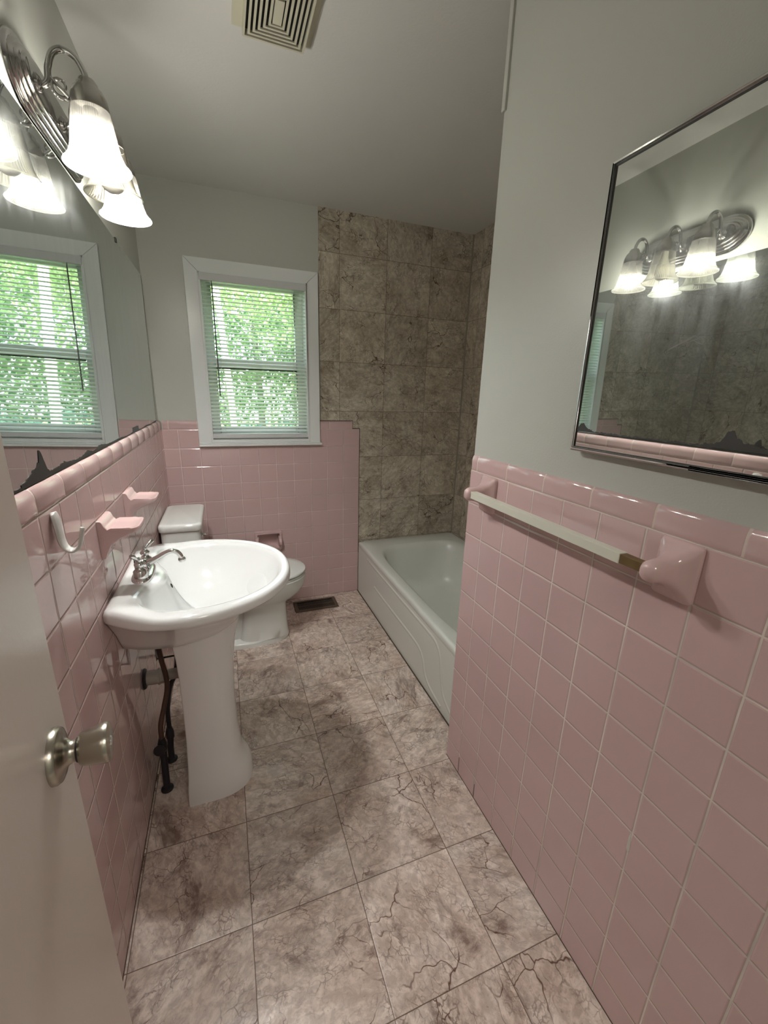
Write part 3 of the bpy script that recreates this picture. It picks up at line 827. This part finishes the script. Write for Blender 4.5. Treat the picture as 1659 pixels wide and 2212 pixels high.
# ================================================================= pedestal sink
SYC = -1.315; RZ = .846
sk = thing('pedestal_sink', 'white porcelain pedestal sink against the pink left wall', 'sink', (.22, SYC, 0))
half = [(.002, .222), (.03, .246), (.075, .279), (.13, .303), (.20, .314), (.27, .306), (.335, .284), (.395, .250), (.445, .203), (.485, .141), (.507, .072)]
outer = [(x, y) for x, y in half] + [(.514, 0)] + [(x, -y) for x, y in reversed(half)]
NSK = 96; CXK = .255
def ray_poly(poly, th):
    dx, dy = math.cos(th), math.sin(th); best = None
    for i in range(len(poly)):
        (x1, y1), (x2, y2) = poly[i], poly[(i+1)%len(poly)]
        x1 -= CXK; x2 -= CXK
        ex, ey = x2-x1, y2-y1; den = dx*ey - dy*ex
        if abs(den) < 1e-12: continue
        t = (x1*ey - y1*ex)/den; s = (x1*dy - y1*dx)/den
        if t > 0 and -1e-9 <= s <= 1+1e-9: best = t if best is None else max(best, t)
    return best
ths = [2*PI*i/NSK for i in range(NSK)]
ths += [math.atan2(.222, .002-CXK), math.atan2(-.222, .002-CXK) % (2*PI)]
ths = sorted(t % (2*PI) for t in ths); NSK = len(ths)
def dense(pts):
    q = catmull([(x,y,0) for x,y in pts], 6)
    return [(p.x, p.y) for p in q]
Op = dense(outer)
Or = [ray_poly(Op, t) for t in ths]
# inner rim line of the bowl: D shaped with a bulge of the faucet deck at its back
inner = [(.128, 0), (.122, .045), (.098, .095), (.078, .150), (.088, .200), (.135, .236), (.20, .250), (.275, .246), (.345, .222), (.405, .178), (.452, .112), (.474, .045),
         (.474,-.045),(.452,-.112),(.405,-.178),(.345,-.222),(.275,-.246),(.20,-.250),(.135,-.236),(.088,-.200),(.078,-.150),(.098,-.095),(.122,-.045)]
Ip = [(p.x, p.y) for p in smooth_loop([(x,y,0) for x,y in inner], 6)]
Ir = [ray_poly(Ip, t) for t in ths]
def P(r, th, z): return (CXK + r*math.cos(th), SYC + r*math.sin(th), z)
def decklift(x): return .010*max(0.0, min(1.0, (.135-x)/.06))   # the faucet deck stands a little higher
rings = []
def under(sx, sy, z, back=.002):
    out = []
    for r, t in zip(Or, ths):
        x = CXK + r*math.cos(t); y = r*math.sin(t)
        out.append((back + (x-.002)*sx, SYC + y*sy, z))
    return out
# underside from the bottom up
for sx, sy, z in ((.62,.34,.645),(.64,.40,.653),(.67,.50,.685),(.73,.64,.730),(.82,.80,.772),(.895,.895,.796),(.945,.945,.806),(.985,.985,.812),(1.0,1.0,.820)):
    rings.append(under(sx, sy, z))
def top(k, z, lift=1):
    out = []
    for a, b_, t in zip(Or, Ir, ths):
        r = a + (b_-a)*k
        x = CXK + r*math.cos(t)
        out.append(P(r, t, z + decklift(x)*lift))
    return out
rings.append(top(0, .830, .6)); rings.append(top(.05, .8385)); rings.append(top(.14, .8435)); rings.append(top(.30, .8455)); rings.append(top(.62, .8440)); rings.append(top(.86, .8405)); rings.append(top(1.0, .8330))
bow = []
DRX = .235
for s, z in tuple((q, .687 + .144*q**2.3) for q in (.98,.95,.91,.86,.80,.73,.65,.56,.46,.35,.24,.13)):
    ringp = []
    for r, t in zip(Ir, ths):
        x = CXK + r*math.cos(t); y = r*math.sin(t)
        f = s if x > .2 else s*1.0
        ringp.append((DRX + (x-DRX)*f, SYC + y*f, z))
    rings.append(ringp)
m = MB(); m.loft(rings, True, True)
bas = m.build('basin', M['porcelain'], sk, sk, ang=50)
m = MB(); m.lathe((DRX, SYC, .6868), (0,0,1), [(.0215,0),(.0215,.002),(.017,.0028),(.016,.0012),(.002,.0016)], 28); m.build('drain', M['chrome'], bas, sk)
m = MB()
oc = Vector((.1385, SYC, .800)); on = Vector((.94,0,.34)).normalized()
m.lathe(oc, on, [(.0075,-.002),(.0075,.0012),(.006,.0018),(.0055,.0003),(.001,.0002)], 20); m.build('overflow_hole', M['dark'], bas, sk)
# pedestal: D section, flat at the back, small toe at the foot
def dsec(xb, xf, hy, z, n=2.4, k=30):
    out = []
    cx = xb + (xf-xb)*.42
    for i in range(k+1):
        a = -PI/2 + PI*i/k
        out.append((cx + (xf-cx)*math.copysign(abs(math.cos(a))**(2/n), math.cos(a)), SYC + hy*math.copysign(abs(math.sin(a))**(2/n), math.sin(a)), z))
    out += [(xb+.004, SYC + hy*.99, z), (xb, SYC + hy*.95, z), (xb, SYC - hy*.95, z), (xb+.004, SYC - hy*.99, z)]
    return out
m = MB()
m.loft([dsec(.124,.346,.113,0), dsec(.124,.346,.113,.012), dsec(.126,.342,.111,.055), dsec(.128,.332,.107,.080), dsec(.130,.320,.101,.105), dsec(.132,.310,.094,.14), dsec(.136,.303,.086,.25), dsec(.138,.302,.084,.38), dsec(.138,.307,.086,.50), dsec(.136,.317,.092,.58), dsec(.132,.330,.100,.64), dsec(.130,.338,.106,.675)])
m.build('pedestal', M['porcelain'], sk, sk, ang=50)
m = MB(); m.tube([(.045,-1.195,.65),(.045,-1.195,.462)], [(.010,.0018)]*2, 8, flat=(0,1,0)); m.tube([(.045,-1.195,.466),(.125,-1.20,.470)], .0035, 8)
m.build('support_strap', M['pipe'], sk, sk)
# faucet
DKZ = RZ + .0075
fc = MB()
def oblong(hx, hy, z, n=2.8, k=40): return [(.0665 + hx*math.copysign(abs(math.cos(2*PI*i/k))**(2/n), math.cos(2*PI*i/k)), SYC + hy*math.copysign(abs(math.sin(2*PI*i/k))**(2/n), math.sin(2*PI*i/k)), z) for i in range(k)]
fc.loft([oblong(.030,.080,DKZ-.004), oblong(.030,.080,DKZ+.003), oblong(.028,.078,DKZ+.006), oblong(.022,.070,DKZ+.011), oblong(.016,.060,DKZ+.013)])
fau = fc.build('faucet', M['chrome'], sk, sk, ang=50)
m = MB(); m.lathe((.0665, SYC, DKZ+.010), (0,0,1), [(.019,0),(.018,.006),(.0145,.012),(.0150,.020),(.0135,.030),(.009,.036),(.003,.038)], 28)
sp = catmull([(.064,SYC,DKZ+.026),(.084,SYC,DKZ+.034),(.110,SYC,DKZ+.047),(.133,SYC,DKZ+.060),(.151,SYC,DKZ+.0655),(.166,SYC,DKZ+.060),(.1745,SYC,DKZ+.047),(.1765,SYC,DKZ+.038)], 6)
m.tube(sp, [.0118 - .0042*math.sin(PI/2*min(1, i/24)) for i in range(len(sp))], 16)
m.lathe((.1767,SYC,DKZ+.040), (.12,0,-1), [(.0100,0),(.0115,.004),(.0115,.008),(.0098,.012),(.0085,.0125)], 20)
m.build('spout', M['chrome'], fau, sk, ang=45)
for yy, dirv in ((SYC-.051, Vector((-.25,-.55,.55))), (SYC+.051, Vector((.45,.62,.42)))):
    m = MB(); m.lathe((.0665, yy, DKZ+.008), (0,0,1), [(.0205,0),(.0195,.006),(.0185,.022),(.0150,.026),(.0110,.029),(.0100,.034),(.0135,.039),(.0140,.044),(.0100,.049),(.0075,.052),(.0095,.057),(.0080,.062),(.002,.065)], 28)
    d = dirv.normalized(); p0 = Vector((.0665, yy, DKZ+.062))
    m.tube([p0 - d*.006, p0 + d*.008, p0 + d*.022, p0 + d*.036, p0 + d*.041], [.0045,.0045,.0060,.0078,.0050], 14)
    m.build('handle', M['chrome'], fau, sk, ang=45)
m = MB(); m.tube([(.045,SYC,DKZ+.010),(.045,SYC,DKZ+.055)], .0022, 10); m.sphere((.045,SYC,DKZ+.058), .0055, 14, 8); m.build('lift_rod', M['chrome'], fau, sk)

# ================================================================= plumbing under the sink
dr = thing('drain_pipe', 'grey plastic drain pipe entering the left wall behind the pedestal', 'pipe', (0, -1.215, .405))
m = MB(); m.lathe((0, -1.215, .405), (1,0,0), [(.0015,.0),(.036,.0005),(.037,.003),(.033,.008),(.024,.010)], 28); m.build('wall_flange', M['pipe'], dr, dr)
m = MB(); m.lathe((0, -1.215, .405), (1,0,0), [(.0245,.006),(.0255,.030),(.0250,.046)], 24); m.build('sleeve', M['pvc'], dr, dr)
m = MB(); m.lathe((0, -1.215, .405), (1,0,0), [(.0295,.046),(.0295,.052),(.026,.053),(.026,.066),(.0235,.068)], 10); m.build('slip_nut', M['pvc'], dr, dr, ang=20)
m = MB(); m.tube(catmull([(.06,-1.215,.405),(.11,-1.215,.405),(.150,-1.22,.400),(.175,-1.24,.385),(.185,-1.262,.36)], 5), .0195, 18); m.build('trap_arm', M['pvc'], dr, dr)
def supply(label, pts_hose, valve, floor, dark):
    t = thing('supply_pipe', label, 'pipe', floor, 'water supply pipes under the sink')
    m = MB(); m.tube([floor, (floor[0], floor[1]+.004, floor[2]+.05), (valve[0], valve[1], valve[2]-.02)], .0115, 14); m.lathe(floor, (0,0,1), [(.021,.0),(.021,.004),(.012,.010)], 20)
    m.build('riser', M['pipe'], t, t)
    m = MB(); m.lathe((valve[0],valve[1],valve[2]-.028), (0,0,1), [(.0125,0),(.0150,.006),(.0150,.030),(.0135,.036),(.0100,.050)], 16); v = m.build('valve', M['pipe'], t, t)
    if not dark:
        m = MB(); m.tube([(valve[0],valve[1],valve[2]-.004),(valve[0]-.004,valve[1]-.030,valve[2]+.002)], .0055, 10)
        m.lathe((valve[0]-.004,valve[1]-.030,valve[2]+.002), (-.15,-1,.1), [(.019,0),(.0200,.003),(.0190,.007),(.010,.009)], 20); m.build('valve_handle', M['pipe'], v, t)
    m = MB(); m.tube(catmull(pts_hose, 6), .0085, 14); m.build('hose', M['rubber'] if not dark else M['pipe'], t, t)
    return t
supply('brown supply hose and shut off valve nearer the door under the sink', [(.045,-1.300,.205),(.046,-1.292,.255),(.060,-1.268,.310),(.074,-1.250,.370),(.076,-1.246,.420),(.068,-1.250,.500),(.064,-1.258,.600),(.066,-1.264,.700)], (.045,-1.302,.185), (.045,-1.322,0), False)
supply('black supply pipe nearer the toilet behind the pedestal', [(.052,-1.186,.150),(.056,-1.184,.240),(.074,-1.182,.330),(.098,-1.190,.390),(.112,-1.205,.480),(.100,-1.230,.600),(.085,-1.258,.700)], (.052,-1.187,.130), (.047,-1.188,0), True)

# ================================================================= toilet
TYC = -.385
to = thing('toilet', 'white two piece toilet against the left wall behind the sink', 'toilet', (.36, TYC, 0))
def rr3(x0, x1, hy, z, r, yc=TYC, k=6):
    return [(x, y, z) for x, y in rrect((x0+x1)/2, yc, (x1-x0)/2, hy, r, k)]
m = MB(); m.loft([rr3(.022,.175,.170,.392,.03), rr3(.016,.180,.178,.41,.03), rr3(.012,.186,.190,.60,.028), rr3(.010,.188,.193,.7455,.028)]); tk = m.build('tank', M['toilet'], to, to, ang=50)
m = MB(); m.loft([rr3(.006,.192,.198,.7455,.026), rr3(.004,.195,.201,.750,.030), rr3(.003,.197,.202,.768,.032), rr3(.005,.196,.200,.776,.032), rr3(.010,.190,.194,.781,.030), rr3(.020,.180,.184,.7828,.026)]); m.build('tank_lid', M['toilet'], to, to, ang=50)
m = MB(); m.lathe((.186, TYC-.135, .705), (1,0,0), [(.011,0),(.012,.006),(.009,.010)], 16); m.tube([(.194,TYC-.135,.705),(.208,TYC-.138,.704),(.214,TYC-.118,.700),(.214,TYC-.085,.695)], [(.006,.004),(.007,.004),(.008,.004),(.009,.004)], 10); m.build('flush_lever', M['chrome'], tk, to)
NB = 56
def egg(cx, hx, hy, z, n=2.2, back=None):
    out = []
    for i in range(NB):
        a = 2*PI*i/NB; r = super_r(a, hx, hy, n)
        x = cx + r*math.cos(a); y = r*math.sin(a)
        if back is not None: x = max(x, back)
        out.append((x, TYC + y, z))
    return out
m = MB()
m.loft([egg(.395,.222,.128,0,2.8), egg(.395,.222,.128,.020,2.8), egg(.395,.219,.125,.027,2.8), egg(.470,.142,.121,.031,3.4), egg(.474,.134,.116,.09,3.4), egg(.476,.129,.112,.16,3.2), egg(.476,.129,.110,.215,3.0), egg(.472,.142,.113,.236,2.7),
        egg(.452,.212,.142,.262,2.4), egg(.452,.250,.164,.292,2.2), egg(.456,.265,.177,.330,2.2), egg(.457,.268,.180,.362,2.2), egg(.457,.270,.182,.380,2.2), egg(.457,.262,.174,.386,2.2)])
bw = m.build('bowl', M['toilet'], to, to, ang=50)
m = MB(); m.loft([rr3(.03,.30,.070,.18,.03), rr3(.025,.30,.090,.30,.03), rr3(.02,.30,.115,.375,.03), rr3(.02,.30,.118,.3915,.03)]); m.build('tank_shelf', M['toilet'], to, to, ang=50)
m = MB()   # bracket-like recess panel on the near side of the foot
m.box((.10, TYC-.066, .020), (.42, TYC+.066, .30)); m.build('side_web', M['toilet'], bw, to, bevel=.008, seg=3)
m = MB(); m.sphere((.268, TYC-.098, .032), .011, 14, 8, .8); m.build('bolt_cap', M['toilet'], bw, to)
m = MB()
m.loft([egg(.452,.262,.172,.3865,2.2,.235), egg(.455,.268,.180,.389,2.2,.230), egg(.455,.269,.181,.397,2.2,.230), egg(.452,.262,.174,.401,2.2,.235)]); m.build('seat', M['toilet'], to, to, ang=60)
m = MB()
m.loft([egg(.452,.262,.174,.4035,2.2,.232), egg(.456,.270,.182,.406,2.2,.226), egg(.456,.271,.183,.414,2.2,.226), egg(.454,.266,.178,.419,2.2,.230), egg(.445,.230,.145,.423,2.2,.24), egg(.43,.15,.09,.4245,2.2,.26)]); m.build('seat_lid', M['toilet'], to, to, ang=60)

# ================================================================= paper holder in the back wall
ph = thing('toilet_paper_holder', 'pink ceramic recessed paper holder in the back wall beside the toilet', 'paper holder', (.557, 0, .39))
m = MB()
o0 = rrect(.557, .4515, .0865, .0665, .010, 5); o1 = rrect(.557, .4515, .0835, .0635, .010, 5); i1_ = rrect(.557, .4515, .0715, .052, .008, 5); i2_ = rrect(.557, .4515, .0690, .0495, .008, 5); i3_ = rrect(.557,.4515,.0660,.0470,.012,5)
def yr(pts, y): return [(x, y, z) for x, z in pts]
m.loft([yr(o0, -.0002), yr(o0, -.012), yr(o1, -.0175), yr(i1_, -.0175), yr(i2_, -.012), yr(i3_, .030), yr(rrect(.557,.4515,.055,.036,.012,5), .040)], False, True)
ft = m.build('tray', M['pink'], ph, ph, ang=50)
for s in (-1, 1):
    m = MB(); xc = .557 + s*.074
    rings = []
    for y, hz, hx, cz in ((-.010,.036,.012,.4515),(-.018,.030,.0115,.449),(-.030,.022,.0105,.445),(-.040,.016,.0100,.441),(-.046,.011,.0085,.439),(-.048,.005,.004,.438)):
        rings.append([(x, y, z) for x, z in rrect(xc, cz, hx, hz, min(hx, hz)*.8, 5)])
    m.loft(rings); m.build('ear', M['pink'], ph, ph, ang=60)

# ================================================================= floor register
fr = thing('floor_register', 'dark brown metal air register in the floor by the tub', 'vent', (.84, -.128, 0))
m = MB(); rect_ring(m, .692, -.203, .984, -.056, .022, .0, .006); m.build('frame', M['register'], fr, fr, bevel=.0015)
m = MB(); m.box((.71, -.19, .0005), (.965, -.07, .0012)); m.build('dark_sheet', M['dark'], fr, fr, smooth=False)  # thin dark sheet painted in place of the shaded depth below
m = MB()
for k in range(26):
    x = .716 + .0095*k
    m.box((x, -.182, .0012), (x+.0022, -.078, .0032))
m.box((.712,-.132,.0012),(.964,-.128,.0046))
m.build('louvres', M['register'], fr, fr, smooth=False)

# ================================================================= bathtub
bt = thing('bathtub', 'white enamel bathtub set in the alcove along the stone tile', 'bathtub', (1.55, -.76, 0))
cx, cy, hx, hy = (TX0+TX1)/2, YE/2, (TX1-TX0)/2 - .0015, -YE/2 - .0015
angs = sorted([2*PI*i/120 for i in range(120)] + [a for s in (1,-1) for a in (math.atan2(s*hy, hx)%(2*PI), math.atan2(s*hy, -hx)%(2*PI))])
def tr(cx, cy, hx, hy, z, n):
    return [(cx + super_r(a,hx,hy,n)*math.cos(a), cy + super_r(a,hx,hy,n)*math.sin(a), z) for a in angs]
icx, icy = 1.575, -.782
m = MB()
m.loft([tr(cx,cy,hx-.004,hy-.001,.345,200), tr(cx,cy,hx,hy,.352,200), tr(cx,cy,hx,hy,.372,160), tr(cx,cy,hx-.003,hy-.001,.380,120), tr(cx,cy,hx-.009,hy-.003,.3845,90), tr(cx,cy,hx-.018,hy-.006,.3858,60),
        tr(icx,icy,.338,.652,.3840,5.2), tr(icx,icy,.331,.645,.3815,5), tr(icx,icy,.324,.637,.3740,4.8), tr(icx,icy,.317,.626,.355,4.6), tr(icx,icy,.300,.595,.26,4.2), tr(icx,icy,.282,.560,.14,4.0), tr(icx,icy,.262,.530,.095,3.8), tr(icx,icy,.225,.490,.075,3.6), tr(icx,icy,.12,.30,.068,3)], False, True)
m.build('basin', M['tub'], bt, bt, ang=50)
m = MB(); ax = TX0 + .0035
m.box((ax, YE+.002, 0), (ax+.02, -.0015, .350)); ap = m.build('apron', M['tub'], bt, bt, smooth=False)
# embossed panel lines on the apron: two raised ridges that run along and turn down at the near end
def ridge_path(pts, w, h):
    mb = MB(); p = [Vector((ax, y, z)) for y, z in pts]
    q = catmull(p, 5)
    mb.tube(q, [(h, w)]*len(q), 8, flat=(1,0,0))
    return mb
ridge_path([(-.20,.326),(-.32,.323),(-.6,.322),(-.95,.322),(-1.17,.321),(-1.235,.303),(-1.268,.255),(-1.285,.18),(-1.315,.10),(-1.40,.052)], .010, .0034).build('emboss', M['tub'], ap, bt)
ridge_path([(-.36,.190),(-.50,.186),(-.75,.186),(-.96,.186),(-1.055,.176),(-1.10,.140),(-1.125,.085),(-1.18,.045),(-1.30,.022)], .010, .0034).build('emboss', M['tub'], ap, bt)

# ================================================================= light
w = bpy.data.worlds.new('sky'); scene.world = w; w.use_nodes = True
nt = w.node_tree; nt.nodes.clear()
bg = nt.nodes.new('ShaderNodeBackground'); bg.inputs[0].default_value = (.82,.92,1.0,1); bg.inputs[1].default_value = 3.6
ou = nt.nodes.new('ShaderNodeOutputWorld'); nt.links.new(bg.outputs[0], ou.inputs[0])
sd = bpy.data.lights.new('sun', 'SUN'); sd.energy = 10.0; sd.angle = .01; sd.color = (1.0,.96,.88)
so = bpy.data.objects.new('sun', sd); COL.objects.link(so); so.location = (0, 8, 8)
so.rotation_euler = (math.radians(38), 0, math.radians(-28))

hl = bpy.data.lights.new('hall_fill', 'AREA'); hl.shape = 'DISK'; hl.size = .45; hl.energy = 9; hl.color = (1.0,.93,.84)  # added fill light in the unseen hall behind the camera
ho = bpy.data.objects.new('hall_fill', hl); COL.objects.link(ho); ho.location = (.75, YN-.72, ZC-.02)

# ================================================================= camera
cam = bpy.data.cameras.new('camera'); co = bpy.data.objects.new('camera', cam); COL.objects.link(co)
cam.sensor_fit = 'HORIZONTAL'; cam.sensor_width = 36.0; cam.lens = 899.04/1659*36.0
cam.clip_start = .01; cam.clip_end = 100
R = [[0.9360252144005051, -0.35083211567786116, 0.02781410820940049], [-0.07171359241405595, -0.2675120269270215, -0.9608821343497168], [0.3445489205752342, 0.8974152561988192, -0.275557433708562]]
right, down, fwd = Vector(R[0]), Vector(R[1]), Vector(R[2])
mat = Matrix(((right.x, -down.x, -fwd.x, .3350), (right.y, -down.y, -fwd.y, -2.7001), (right.z, -down.z, -fwd.z, 1.4188), (0,0,0,1)))
co.matrix_world = mat
scene.camera = co

vs = scene.view_settings
vs.view_transform = 'Standard'; vs.look = 'None'; vs.gamma = 1.0; vs.use_curve_mapping = False; vs.exposure = 0.6
scene.cycles.use_denoising = True
scene.cycles.use_adaptive_sampling = True; scene.cycles.adaptive_threshold = .02
scene.cycles.max_bounces = 9; scene.cycles.diffuse_bounces = 4; scene.cycles.glossy_bounces = 6; scene.cycles.transparent_max_bounces = 16; scene.cycles.transmission_bounces = 6
scene.cycles.sample_clamp_indirect = 6.0
scene.cycles.caustics_reflective = False; scene.cycles.caustics_refractive = False
